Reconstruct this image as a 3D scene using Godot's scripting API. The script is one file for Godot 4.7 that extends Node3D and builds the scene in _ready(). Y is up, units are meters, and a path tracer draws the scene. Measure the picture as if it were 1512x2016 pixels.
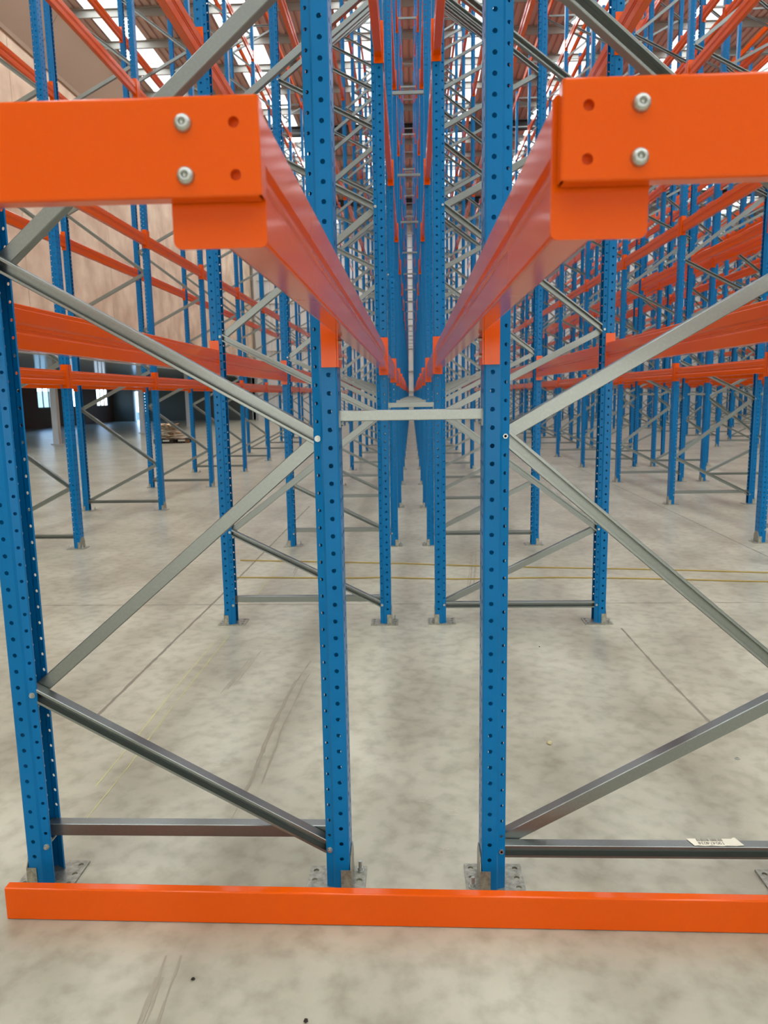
extends Node3D
# A warehouse full of new pallet racking, seen from the end of a back-to-back pair.
# x right, y up, z towards the camera; z = 0 is the front face of the nearest frames, x = 0 the middle of the gap.

const FACE_Z := -2.65        # front face of the second row of frames
const PITCH := 2.555         # bay length
const LAST := 17             # last row of frames
const FRAME_H := 10.9
const DEPTH := 1.111         # web to web of a frame
const GAP := 0.1444          # half the gap between the two middle racks
const ROOF := 12.5
const WALL_L := -10.6
const FAR := -48.6
const WALL_R := 25.0
const BACK := 17.0
const LEVELS := [1.65, 3.455, 5.255, 7.04, 8.84, 10.6]
const ORD := ["nearest", "second", "third", "fourth", "fifth", "sixth", "seventh", "eighth", "ninth", "tenth", "eleventh", "twelfth", "thirteenth", "fourteenth", "fifteenth", "sixteenth", "seventeenth", "eighteenth"]

var cam: Camera3D
var M := {}
var meshes := {}
var counts := {}
var V: PackedVector3Array
var rng := RandomNumberGenerator.new()


# ------------------------------------------------------------------ mesh building
func start() -> void:
	V = PackedVector3Array()

func tri(a: Vector3, b: Vector3, c: Vector3) -> void:
	V.append(a); V.append(b); V.append(c)

func quad(a: Vector3, b: Vector3, c: Vector3, d: Vector3) -> void:
	tri(a, b, c); tri(a, c, d)

func finish(smooth := false) -> ArrayMesh:
	var st := SurfaceTool.new()
	st.begin(Mesh.PRIMITIVE_TRIANGLES)
	st.set_smooth_group(0 if smooth else -1)
	for i in V.size():
		st.set_uv(Vector2(V[i].x + V[i].z * 0.37, V[i].y + V[i].z))
		st.add_vertex(V[i])
	st.generate_normals()
	return st.commit()

func box(lo: Vector3, hi: Vector3, ch := 0.0) -> void:
	# an axis-aligned box whose edges along its longest side may be chamfered
	if ch <= 0.0:
		var p := PackedVector2Array([Vector2(lo.x, lo.y), Vector2(hi.x, lo.y), Vector2(hi.x, hi.y), Vector2(lo.x, hi.y)])
		prism(p, Vector3(0, 0, lo.z), Vector3.RIGHT, Vector3.UP, Vector3.BACK, hi.z - lo.z)
		return
	var s := hi - lo
	var ax := 0
	if s.y > s[ax]: ax = 1
	if s.z > s[ax]: ax = 2
	var u := (ax + 1) % 3
	var w := (ax + 2) % 3
	var eu := Vector3.ZERO; eu[u] = 1
	var ew := Vector3.ZERO; ew[w] = 1
	var ea := Vector3.ZERO; ea[ax] = 1
	var q := rounded(lo[u], hi[u], lo[w], hi[w], ch, 2)
	prism(q, ea * lo[ax], eu, ew, ea, s[ax])

func rounded(x0: float, x1: float, y0: float, y1: float, r: float, n: int) -> PackedVector2Array:
	var out := PackedVector2Array()
	for k in 4:
		var c := Vector2(x1 - r if k == 0 or k == 3 else x0 + r, y1 - r if k < 2 else y0 + r)
		for i in n + 1:
			var a := PI / 2 * (k + float(i) / n)
			out.append(c + Vector2(cos(a), sin(a)) * r)
	return out

# a closed outline (u, v) pushed along dir, with both ends closed
func prism(o: PackedVector2Array, at: Vector3, u: Vector3, v: Vector3, dir: Vector3, length: float, caps := true) -> void:
	var n := o.size()
	var flip := u.cross(v).dot(dir) < 0
	if Geometry2D.is_polygon_clockwise(o): flip = not flip
	for i in n:
		var a := at + u * o[i].x + v * o[i].y
		var b := at + u * o[(i + 1) % n].x + v * o[(i + 1) % n].y
		var c := b + dir * length
		var d := a + dir * length
		if flip: quad(a, b, c, d)
		else: quad(b, a, d, c)
	if caps:
		var t := Geometry2D.triangulate_polygon(o)
		for i in range(0, t.size(), 3):
			var p: Array[Vector3] = []
			for k in 3: p.append(at + u * o[t[i + k]].x + v * o[t[i + k]].y)
			tri(p[0], p[1], p[2])
			tri(p[2] + dir * length, p[1] + dir * length, p[0] + dir * length)

# an open outline pushed along dir: a folded sheet
func sheet(o: PackedVector2Array, at: Vector3, u: Vector3, v: Vector3, dir: Vector3, length: float) -> void:
	for i in o.size() - 1:
		var a := at + u * o[i].x + v * o[i].y
		var b := at + u * o[i + 1].x + v * o[i + 1].y
		quad(a, b, b + dir * length, a + dir * length)

# offsets an open outline to both sides, so that a folded sheet has thickness
func thick(o: PackedVector2Array, t: float) -> PackedVector2Array:
	var back := PackedVector2Array()
	for i in o.size():
		var d0 := (o[i] - o[maxi(i - 1, 0)]).normalized()
		var d1 := (o[mini(i + 1, o.size() - 1)] - o[i]).normalized()
		if i == 0: d0 = d1
		if i == o.size() - 1: d1 = d0
		var n := (d0.orthogonal() + d1.orthogonal()).normalized()
		var k := 1.0 / maxf(0.5, n.dot(d0.orthogonal()))
		back.append(o[i] + n * t * k)
	back.reverse()
	var out := o.duplicate()
	out.append_array(back)
	return out

# a rectangle u0..u1, v0..v1 on the plane (at, u, v) with a round hole; sides is a multiple of 4
func holed(at: Vector3, u: Vector3, v: Vector3, u0: float, u1: float, v0: float, v1: float, c: Vector2, r: float, sides: int, rim := 0.0) -> void:
	var n := u.cross(v).normalized()
	var hole: Array[Vector3] = []
	var edge: Array[Vector3] = []
	var q := sides / 4
	for k in sides:
		var corner := k / q
		var cs := [Vector2(u1, v1), Vector2(u0, v1), Vector2(u0, v0), Vector2(u1, v0)]
		var f := float(k % q) / q
		var e: Vector2 = cs[corner].lerp(cs[(corner + 1) % 4], f)
		var a := PI / 4 + TAU * k / sides
		edge.append(at + u * e.x + v * e.y)
		hole.append(at + u * (c.x + cos(a) * r) + v * (c.y + sin(a) * r))
	for k in sides:
		var j := (k + 1) % sides
		quad(edge[k], edge[j], hole[j], hole[k])
		if rim != 0.0:
			quad(hole[k], hole[j], hole[j] - n * rim, hole[k] - n * rim)

func cylinder(at: Vector3, dir: Vector3, r: float, length: float, sides: int, r2 := -1.0) -> void:
	var a := dir.cross(Vector3.UP if absf(dir.y) < 0.9 else Vector3.RIGHT).normalized()
	var b := dir.cross(a).normalized()
	if r2 < 0: r2 = r
	for k in sides:
		var p := TAU * k / sides
		var q := TAU * (k + 1) / sides
		var d0 := a * cos(p) + b * sin(p)
		var d1 := a * cos(q) + b * sin(q)
		quad(at + d0 * r, at + dir * length + d0 * r2, at + dir * length + d1 * r2, at + d1 * r)
		tri(at, at + d0 * r, at + d1 * r)
		tri(at + dir * length, at + dir * length + d1 * r2, at + dir * length + d0 * r2)

func lathe(at: Vector3, dir: Vector3, prof: PackedVector2Array, sides: int) -> void:
	var a := dir.cross(Vector3.UP if absf(dir.y) < 0.9 else Vector3.RIGHT).normalized()
	var b := dir.cross(a).normalized()
	for k in sides:
		var d0 := a * cos(TAU * k / sides) + b * sin(TAU * k / sides)
		var d1 := a * cos(TAU * (k + 1) / sides) + b * sin(TAU * (k + 1) / sides)
		for i in prof.size() - 1:
			quad(at + d0 * prof[i].x + dir * prof[i].y, at + d0 * prof[i + 1].x + dir * prof[i + 1].y, at + d1 * prof[i + 1].x + dir * prof[i + 1].y, at + d1 * prof[i].x + dir * prof[i].y)

func tube(pts: PackedVector3Array, r: float, sides: int) -> void:
	for i in pts.size() - 1:
		var d := pts[i + 1] - pts[i]
		cylinder(pts[i], d.normalized(), r, d.length(), sides)


# ------------------------------------------------------------------ naming
func numbered(called: String) -> String:
	var n: int = counts.get(called, 0)
	counts[called] = n + 1
	return called if n == 0 else "%s_%03d" % [called, n]

func part(called: String, m: Mesh, mat: Material, parent: Node, at := Vector3.ZERO, turn := 0.0) -> MeshInstance3D:
	var o := MeshInstance3D.new()
	var k := 0
	var nm := called
	while parent.has_node(nm):
		k += 1
		nm = "%s_%03d" % [called, k]
	o.name = nm
	o.mesh = m
	o.material_override = mat
	o.position = at
	o.rotation.y = turn
	parent.add_child(o, true)
	return o

func tag(o: Node, label: String, category: String, group := "") -> void:
	o.set_meta("label", label)
	if category: o.set_meta("category", category)
	if group: o.set_meta("group", group)

func thing(called: String, label: String, category: String, at := Vector3.ZERO, turn := 0.0, group := "") -> Node3D:
	var o := Node3D.new()
	o.name = numbered(called)
	o.position = at
	o.rotation.y = turn
	add_child(o, true)
	tag(o, label, category, group)
	return o

func solo(called: String, m: Mesh, mat: Material, label: String, category: String, at := Vector3.ZERO, group := "") -> MeshInstance3D:
	var o := MeshInstance3D.new()
	o.name = numbered(called)
	o.mesh = m
	o.material_override = mat
	o.position = at
	add_child(o, true)
	tag(o, label, category, group)
	return o

func structure(called: String, label: String, m: Mesh = null, mat: Material = null) -> Node3D:
	var o: Node3D
	if m:
		var mi := MeshInstance3D.new()
		mi.mesh = m
		mi.material_override = mat
		o = mi
	else:
		o = Node3D.new()
	o.name = called
	add_child(o, true)
	o.set_meta("kind", "structure")
	o.set_meta("label", label)
	o.set_meta("category", called.split("_")[0])
	return o


# ------------------------------------------------------------------ materials
func mat(called: String, c: Color, rough: float, metal := 0.0) -> StandardMaterial3D:
	var m := StandardMaterial3D.new()
	m.resource_name = called
	m.albedo_color = c
	m.roughness = rough
	m.metallic = metal
	M[called] = m
	return m

func noise_tex(seed_: int, freq: float, stops: Array, size := 512, octaves := 4, kind := FastNoiseLite.TYPE_SIMPLEX_SMOOTH) -> NoiseTexture2D:
	var n := FastNoiseLite.new()
	n.seed = seed_
	n.frequency = freq
	n.noise_type = kind
	n.fractal_octaves = octaves
	var t := NoiseTexture2D.new()
	t.width = size
	t.height = size
	t.seamless = true
	t.normalize = false
	t.noise = n
	var g := Gradient.new()
	g.offsets = PackedFloat32Array()
	g.colors = PackedColorArray()
	var offs := PackedFloat32Array()
	var cols := PackedColorArray()
	for s in stops:
		offs.append(0.5 + (s[0] - 0.5) * 0.62); cols.append(s[1])
	g.offsets = offs
	g.colors = cols
	t.color_ramp = g
	return t

func triplanar(m: StandardMaterial3D, tex: Texture2D, scale_: float, world := true) -> void:
	m.albedo_texture = tex
	m.uv1_triplanar = true
	m.uv1_world_triplanar = world
	m.uv1_scale = Vector3.ONE * scale_

func make_materials() -> void:
	var b := mat("blue powder coat", Color(0.0, 0.43, 0.665), 0.28)
	b.metallic_specular = 0.33
	var o := mat("orange powder coat", Color(0.885, 0.34, 0.0), 0.12)
	o.metallic_specular = 0.38
	var g := mat("galvanised steel", Color(1, 1, 1), 0.32, 0.9)
	triplanar(g, noise_tex(3, 0.03, [[0.0, Color(0.555, 0.58, 0.565)], [0.5, Color(0.59, 0.615, 0.60)], [1.0, Color(0.63, 0.655, 0.64)]], 256, 3, FastNoiseLite.TYPE_CELLULAR), 16.0, false)
	var z := mat("zinc plated bolt", Color(0.72, 0.74, 0.72), 0.36, 0.9)
	z.metallic_specular = 0.5
	mat("base plate steel", Color(1, 1, 1), 0.42, 0.7)
	triplanar(M["base plate steel"], noise_tex(5, 0.02, [[0.0, Color(0.55, 0.55, 0.50)], [1.0, Color(0.72, 0.72, 0.67)]], 256, 4), 8.0, false)
	var f := mat("polished concrete floor", Color(1, 1, 1), 0.30)
	triplanar(f, noise_tex(11, 0.006, [[0.0, Color(0.632, 0.618, 0.540)], [0.35, Color(0.678, 0.665, 0.588)], [0.6, Color(0.71, 0.70, 0.622)], [1.0, Color(0.755, 0.745, 0.67)]], 1024, 6), 0.16)
	f.detail_enabled = true
	f.detail_blend_mode = BaseMaterial3D.BLEND_MODE_MUL
	f.detail_uv_layer = BaseMaterial3D.DETAIL_UV_2
	f.detail_albedo = noise_tex(12, 0.012, [[0.0, Color(0.885, 0.875, 0.86)], [0.45, Color(0.965, 0.965, 0.958)], [0.7, Color(1, 1, 1)], [1.0, Color(1.0, 0.995, 0.985)]], 1024, 8)
	f.uv2_triplanar = true
	f.uv2_world_triplanar = true
	f.uv2_scale = Vector3(0.75, 0.75, 0.75)
	mat("floor joint", Color(0.49, 0.46, 0.405), 0.6)
	mat("tyre smear", Color(0.625, 0.60, 0.525), 0.45)
	mat("yellow chalk", Color(0.80, 0.80, 0.52), 0.9)
	mat("white scuff", Color(0.77, 0.75, 0.68), 0.7)
	mat("yellow hose", Color(0.66, 0.56, 0.24), 0.5)
	mat("pale stone", Color(0.80, 0.76, 0.58), 0.9)
	mat("dark crumb", Color(0.16, 0.14, 0.12), 0.9)
	var c := mat("cast concrete wall", Color(1, 1, 1), 0.85)
	triplanar(c, noise_tex(21, 0.006, [[0.0, Color(0.76, 0.655, 0.55)], [0.5, Color(0.84, 0.74, 0.635)], [1.0, Color(0.90, 0.82, 0.71)]], 1024, 6), 0.12)
	mat("cream lining", Color(0.66, 0.575, 0.49), 0.75)
	mat("white cladding", Color(0.84, 0.83, 0.81), 0.6)
	mat("white steel", Color(0.84, 0.82, 0.79), 0.5)
	mat("roof sheet", Color(0.75, 0.67, 0.63), 0.6)
	mat("purlin steel", Color(0.58, 0.58, 0.55), 0.5, 0.0)
	mat("dark girder", Color(0.10, 0.10, 0.10), 0.6)
	var s := mat("skylight sheet", Color(0.9, 0.93, 0.94), 0.5)
	s.emission_enabled = true
	s.emission = Color(0.94, 0.985, 1.0)
	s.emission_energy_multiplier = 1.6
	var dp := mat("door panel", Color(0.9, 0.92, 0.92), 0.5)
	dp.emission_enabled = true
	dp.emission = Color(1.0, 0.98, 0.95)
	dp.emission_energy_multiplier = 0.3
	mat("brown wall", Color(0.38, 0.27, 0.20), 0.7)
	mat("green grey wall", Color(0.40, 0.41, 0.37), 0.6)
	mat("glossy soffit", Color(0.80, 0.81, 0.80), 0.14)
	mat("window frame", Color(0.05, 0.055, 0.06), 0.4)
	var w := mat("window glass", Color(0.9, 0.97, 1.0, 0.06), 0.02)
	w.transparency = BaseMaterial3D.TRANSPARENCY_ALPHA
	mat("teal car paint", Color(0.10, 0.42, 0.50), 0.25)
	mat("car glass", Color(0.04, 0.06, 0.08), 0.08)
	mat("rubber", Color(0.03, 0.03, 0.03), 0.8)
	mat("yard", Color(0.62, 0.62, 0.58), 0.9)
	mat("pale fence", Color(0.86, 0.84, 0.72), 0.8)
	mat("pallet wood", Color(0.16, 0.11, 0.07), 0.85)
	mat("pallet wood pale", Color(0.42, 0.31, 0.2), 0.85)
	var k := mat("crumpled cardboard", Color(1, 1, 1), 0.9)
	triplanar(k, noise_tex(31, 0.02, [[0.0, Color(0.78, 0.65, 0.49)], [1.0, Color(0.96, 0.87, 0.73)]], 256, 4), 1.5, false)
	mat("label paper", Color(0.92, 0.90, 0.82), 0.8)
	mat("label ink", Color(0.04, 0.04, 0.04), 0.8)
	mat("brown carton", Color(0.36, 0.24, 0.12), 0.9)
	mat("black bag", Color(0.02, 0.02, 0.02), 0.5)


# ------------------------------------------------------------------ rack parts
# An upright stands on y = 0 with its web on x = 0 and opens towards +x; its front face is z = +0.05.
func upright_mesh(detail: int) -> ArrayMesh:
	start()
	var t := 0.0025
	var half := PackedVector2Array([Vector2(0.071, 0.029), Vector2(0.072, 0.0365), Vector2(0.0705, 0.038), Vector2(0.0505, 0.0435), Vector2(0.0445, 0.05), Vector2(0.005, 0.05), Vector2(0.0015, 0.0485), Vector2(0.0, 0.045)])
	var hole_h := 4.3 if detail == 2 else (FRAME_H if detail == 1 else 0.0)
	var n := int(hole_h / 0.05)
	for side in [1.0, -1.0]:
		var o := PackedVector2Array()
		for p in half: o.append(Vector2(p.x, p.y * side))
		# plain folds
		for i in o.size() - 1:
			if (i == 2 or i == 4) and detail > 0:
				continue
			quad(Vector3(o[i].x, 0, o[i].y), Vector3(o[i + 1].x, 0, o[i + 1].y), Vector3(o[i + 1].x, FRAME_H, o[i + 1].y), Vector3(o[i].x, FRAME_H, o[i].y))
		if detail > 0:
			for col in 2:
				var x0: float = 0.005 if col == 0 else 0.0505
				var x1: float = 0.0445 if col == 0 else 0.0705
				var zz: float = (0.05 if col == 0 else 0.0435) * side
				var z2: float = (0.05 if col == 0 else 0.038) * side
				var uu := Vector3(x1 - x0, 0, z2 - zz)
				var wide := uu.length()
				uu = uu.normalized()
				var org := Vector3(x0, 0, zz)
				var cx: float = 0.0186 if col == 0 else wide * 0.5
				var off: float = 0.104 if col == 0 else 0.127
				var r: float = 0.0066 if col == 0 else 0.0052
				var first := off - 0.025
				var e := org + uu * wide
				quad(org, e, e + Vector3.UP * first, org + Vector3.UP * first)
				var y := first
				for k in n:
					if y + 0.05 > FRAME_H: break
					holed(org, uu, Vector3.UP, 0.0, wide, y, y + 0.05, Vector2(cx, y + 0.025), r, 12 if detail == 2 else 8, t * side if detail == 2 else 0.0)
					y += 0.05
				quad(org + Vector3.UP * y, e + Vector3.UP * y, e + Vector3.UP * FRAME_H, org + Vector3.UP * FRAME_H)
	# the web, with two columns of beam slots where they can be seen
	if detail == 0:
		quad(Vector3(0, 0, -0.045), Vector3(0, 0, 0.045), Vector3(0, FRAME_H, 0.045), Vector3(0, FRAME_H, -0.045))
	else:
		for side in [1.0, -1.0]:
			var y := 0.079
			var z0: float = 0.0 if side > 0 else -0.045
			var z1: float = 0.045 if side > 0 else 0.0
			quad(Vector3(0, 0, z0), Vector3(0, 0, z1), Vector3(0, y, z1), Vector3(0, y, z0))
			for k in n:
				if y + 0.05 > FRAME_H: break
				holed(Vector3.ZERO, Vector3.BACK, Vector3.UP, z0, z1, y, y + 0.05, Vector2(0.024 * side, y + 0.025), 0.0075, 8)
				y += 0.05
			quad(Vector3(0, y, z0), Vector3(0, y, z1), Vector3(0, FRAME_H, z1), Vector3(0, FRAME_H, z0))
	return finish()

# a lipped channel from a to b in the plane of a frame; its open side faces +z (open = 1) or -z (open = -1)
func channel(a: Vector3, b: Vector3, width: float, depth: float, open: float, fine: bool) -> void:
	var d := (b - a).normalized()
	var v := Vector3(-d.y, d.x, 0)
	var h := width / 2
	var o: PackedVector2Array
	if fine:
		o = PackedVector2Array([Vector2(-h + 0.008, depth * open), Vector2(-h + 0.0015, depth * open), Vector2(-h, (depth - 0.0015) * open), Vector2(-h, 0.002 * open), Vector2(-h + 0.002, 0.0), Vector2(h - 0.002, 0.0), Vector2(h, 0.002 * open), Vector2(h, (depth - 0.0015) * open), Vector2(h - 0.0015, depth * open), Vector2(h - 0.008, depth * open)])
		prism(thick(o, -0.002 * open), a + Vector3(0, 0, 0.0012 * open), v, Vector3.BACK, d, (b - a).length())
	else:
		o = PackedVector2Array([Vector2(-h + 0.007, depth * open), Vector2(-h, depth * open), Vector2(-h, 0.0), Vector2(h, 0.0), Vector2(h, depth * open), Vector2(h - 0.007, depth * open)])
		sheet(o, a + Vector3(0, 0, 0.0012 * open), v, Vector3.BACK, d, (b - a).length())

func bolt_mesh(fine: bool) -> ArrayMesh:
	# head, washer and shank through a brace joint, axis z, centred on the frame's middle plane
	start()
	var s := 16 if fine else 6
	cylinder(Vector3(0, 0, 0.0395), Vector3.BACK, 0.0088, 0.0035, s)
	cylinder(Vector3(0, 0, 0.043), Vector3.BACK, 0.0068, 0.0055, 6)
	if fine:
		cylinder(Vector3(0, 0, 0.0485), Vector3.BACK, 0.0042, 0.003, 10, 0.0036)
		cylinder(Vector3(0, 0, -0.048), Vector3.BACK, 0.004, 0.092, 8)
		cylinder(Vector3(0, 0, -0.048), Vector3.BACK, 0.0075, 0.0085, 6)
	return finish()

func base_mesh(fine: bool) -> ArrayMesh:
	# the foot plate, web at x = 0, upright centre z = 0
	start()
	var x0 := -0.045; var x1 := 0.135; var z0 := -0.078; var z1 := 0.060; var t := 0.006
	if fine:
		for sx in 2:
			for k in 3:
				var u0 := x0 if sx == 0 else x1 - 0.04
				var w0 := z0 + (z1 - z0) * k / 3.0
				var w1 := z0 + (z1 - z0) * (k + 1) / 3.0
				for y in [t, 0.0]:
					holed(Vector3(0, y, 0), Vector3.RIGHT, Vector3.BACK, u0, u0 + 0.04, w0, w1, Vector2(u0 + 0.02, (w0 + w1) / 2), 0.0085, 16, -t if y > 0 else 0.0)
		for y in [t, 0.0]:
			quad(Vector3(x0 + 0.04, y, z0), Vector3(x1 - 0.04, y, z0), Vector3(x1 - 0.04, y, z1), Vector3(x0 + 0.04, y, z1))
		quad(Vector3(x0, 0, z0), Vector3(x1, 0, z0), Vector3(x1, t, z0), Vector3(x0, t, z0))
		quad(Vector3(x0, 0, z1), Vector3(x1, 0, z1), Vector3(x1, t, z1), Vector3(x0, t, z1))
		quad(Vector3(x0, 0, z0), Vector3(x0, 0, z1), Vector3(x0, t, z1), Vector3(x0, t, z0))
		quad(Vector3(x1, 0, z0), Vector3(x1, 0, z1), Vector3(x1, t, z1), Vector3(x1, t, z0))
	else:
		box(Vector3(x0, 0, z0), Vector3(x1, t, z1))
	return finish()

func shoe_mesh() -> ArrayMesh:
	# bent steel shoe round the web: front and back tabs, a side plate that tapers upwards
	start()
	for s in [1.0, -1.0]:
		var zf: float = 0.0508 * s
		var za := minf(zf, zf + 0.003 * s)
		box(Vector3(-0.0035, 0.006, za), Vector3(0.027, 0.068, za + 0.003))
	var prof := PackedVector2Array([Vector2(-0.0535, 0.006), Vector2(0.0535, 0.006), Vector2(0.0535, 0.068), Vector2(0.03, 0.112), Vector2(-0.03, 0.112), Vector2(-0.0535, 0.068)])
	prism(prof, Vector3(-0.0045, 0, 0), Vector3.BACK, Vector3.UP, Vector3.RIGHT, 0.003)
	return finish()

func anchor_mesh() -> ArrayMesh:
	start()
	cylinder(Vector3.ZERO, Vector3.UP, 0.012, 0.0025, 16)
	cylinder(Vector3(0, 0.0025, 0), Vector3.UP, 0.0095, 0.010, 6)
	for k in 6:
		cylinder(Vector3(0, 0.0125 + 0.0035 * k, 0), Vector3.UP, 0.0058, 0.0025, 10, 0.0048)
		cylinder(Vector3(0, 0.015 + 0.0035 * k, 0), Vector3.UP, 0.0048, 0.001, 10, 0.0058)
	return finish()

# heights at which braces meet the aisle-side upright (a) and the back upright (b)
const A0 := 0.627
const B0 := 0.130
const STEP := 1.25

# all parts of a frame; local x = 0 is the aisle-side web, +x goes to the back upright, z = 0 the middle plane
func fill_frame(root: Node3D, depth: float, bar_y: float, lod: int) -> void:
	var um: Mesh = meshes["upright_%d" % lod]
	part("upright", um, M["blue powder coat"], root)
	part("upright", um, M["blue powder coat"], root, Vector3(depth, 0, 0), PI)
	var key := "braces_%d_%.3f_%.3f" % [lod, depth, bar_y]
	if not meshes.has(key):
		var list := []
		var xa := 0.060; var xb := depth - 0.060
		var ends := [[Vector3(xa - 0.016, bar_y, 0), Vector3(xb + 0.016, bar_y, 0), -1.0], [Vector3(xa - 0.016, 10.72, 0), Vector3(xb + 0.016, 10.72, 0), -1.0]]
		for k in 9:
			var a := A0 + STEP * k
			var b := B0 + STEP * k
			if a < 10.7: ends.append([Vector3(xa, a, 0), Vector3(xb, b, 0), 1.0])
			if b + STEP < 10.8 and k < 8: ends.append([Vector3(xa, a, 0), Vector3(xb, b + STEP, 0), -1.0])
		for e in ends:
			var p: Vector3 = e[0]; var q: Vector3 = e[1]
			if absf(p.y - q.y) > 0.01:
				# the two braces of a joint sit one above the other
				var d := (q - p).normalized()
				p -= d * 0.012; q += d * 0.012
			list.append([p, q, e[2]])
		var made := []
		if lod == 0:
			start()
			for e in list: channel(e[0], e[1], 0.04, 0.036, e[2], false)
			made.append(finish())
		else:
			for e in list:
				start()
				channel(e[0], e[1], 0.04, 0.036, e[2], lod == 2)
				made.append(finish())
		meshes[key] = made
	var bm: Array = meshes[key]
	if lod == 0:
		var o := part("bracing", bm[0], M["galvanised steel"], root)
		o.set_meta("kind", "stuff")
	else:
		for i in bm.size():
			part("horizontal_brace" if i < 2 else "diagonal_brace", bm[i], M["galvanised steel"], root)
	for s in 2:
		var px: float = 0.0 if s == 0 else depth
		var turn := 0.0 if s == 0 else PI
		var bp := part("base_plate", meshes["base_fine" if lod == 2 else "base_plain"], M["base plate steel"], root, Vector3(px, 0, 0), turn)
		part("shoe", meshes["shoe"], M["base plate steel"], bp)
		if lod > 0:
			part("anchor_bolt", meshes["anchor"], M["zinc plated bolt"], bp, Vector3(-0.025, 0.006, 0.037 if s == 1 else -0.055))
			if lod == 1:
				part("anchor_bolt", meshes["anchor"], M["zinc plated bolt"], bp, Vector3(0.115, 0.006, -0.055))
	if lod > 0:
		for k in 9:
			var h := [A0 + STEP * k, B0 + STEP * k]
			for s in 2:
				if h[s] > (4.0 if lod == 2 else 7.5): continue
				part("bolt", meshes["bolt_%d" % lod], M["zinc plated bolt"], root, Vector3(0.060 if s == 0 else depth - 0.060, h[s], 0))
		part("bolt", meshes["bolt_%d" % lod], M["zinc plated bolt"], root, Vector3(0.060, bar_y - 0.03 if bar_y > 0.15 else bar_y, 0))

# box beam outline, 45 x 130 mm, a shallow double groove pressed into each side
func beam_outline() -> PackedVector2Array:
	var w := 0.0225
	var r := [Vector2(w - 0.004, 0.0), Vector2(w - 0.001, 0.001), Vector2(w, 0.004), Vector2(w, 0.046), Vector2(w - 0.005, 0.053), Vector2(w - 0.005, 0.061), Vector2(w - 0.0015, 0.0645), Vector2(w - 0.005, 0.068), Vector2(w - 0.005, 0.076), Vector2(w, 0.083), Vector2(w, 0.122), Vector2(w - 0.003, 0.125), Vector2(w - 0.003, 0.137), Vector2(w - 0.006, 0.14)]
	var out := PackedVector2Array(r)
	for i in r.size():
		var p: Vector2 = r[r.size() - 1 - i]
		out.append(Vector2(-p.x, p.y))
	return out

func section_mesh(length: float, fine: bool) -> ArrayMesh:
	# runs from z = 0 to -length, its underside on y = 0
	start()
	if fine:
		prism(beam_outline(), Vector3.ZERO, Vector3.RIGHT, Vector3.UP, Vector3.FORWARD, length)
	else:
		var w := 0.0225
		prism(PackedVector2Array([Vector2(-w, 0), Vector2(w, 0), Vector2(w, 0.045), Vector2(w - 0.005, 0.054), Vector2(w - 0.005, 0.075), Vector2(w, 0.083), Vector2(w, 0.14), Vector2(-w, 0.14)]), Vector3.ZERO, Vector3.RIGHT, Vector3.UP, Vector3.FORWARD, length)
	return finish()

# end connector of a beam whose upright lies towards -z; the web flange is on the side s (+1 or -1 in x)
func connector_mesh(s: float, fine: bool) -> ArrayMesh:
	start()
	var lo := -0.032; var hi := 0.198
	box(Vector3(-0.0255 if s > 0 else -0.0285, lo, 0.0), Vector3(0.0285 if s > 0 else 0.0255, hi, 0.004))
	var fx := 0.0285 * s
	box(Vector3(minf(fx, fx + 0.004 * s), lo, -0.048), Vector3(maxf(fx, fx + 0.004 * s), hi, 0.004))
	if fine:
		# pressed hooks and the locking pin hole
		for k in 4:
			box(Vector3(fx - 0.003 * s - 0.0015, lo + 0.02 + 0.05 * k, -0.034), Vector3(fx - 0.003 * s + 0.0015, lo + 0.036 + 0.05 * k, -0.016))
		cylinder(Vector3(0.008 * s, hi - 0.022, 0.0036), Vector3.BACK, 0.0052, 0.0008, 10)
	return finish()

func spacer_mesh(half: float) -> ArrayMesh:
	start()
	box(Vector3(-half, -0.015, -0.012), Vector3(half, 0.015, 0.012), 0.002)
	for s in [-1.0, 1.0]:
		var x : float = half * s
		box(Vector3(minf(x, x - 0.0035 * s), -0.032, -0.016), Vector3(maxf(x, x - 0.0035 * s), 0.0155, 0.0165))
		cylinder(Vector3(x - 0.0035 * s, -0.024, 0.004), Vector3(-s, 0, 0), 0.005, 0.006, 6)
	return finish()


# ------------------------------------------------------------------ what the camera sees
func pixel(p: Vector3) -> Vector3:
	var q := cam.global_transform.affine_inverse() * p
	if q.z > -0.05: return Vector3(9e9, 9e9, -q.z)
	var f := 1008.0 / tan(deg_to_rad(cam.fov) / 2)
	return Vector3(756 + f * q.x / -q.z, 1008 - f * q.y / -q.z, -q.z)

func share_in_view(a: Vector3, b: Vector3, margin := 60.0) -> float:
	var s := 0.0
	for k in 13:
		var p := pixel(a.lerp(b, k / 12.0))
		if p.x > -margin and p.x < 1512 + margin and p.y > -margin and p.y < 2016 + margin:
			s += 1.0 / (p.z * p.z)
	return s

func face_z(k: int) -> float:
	return 0.0 if k == 0 else FACE_Z - PITCH * (k - 1)


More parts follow.
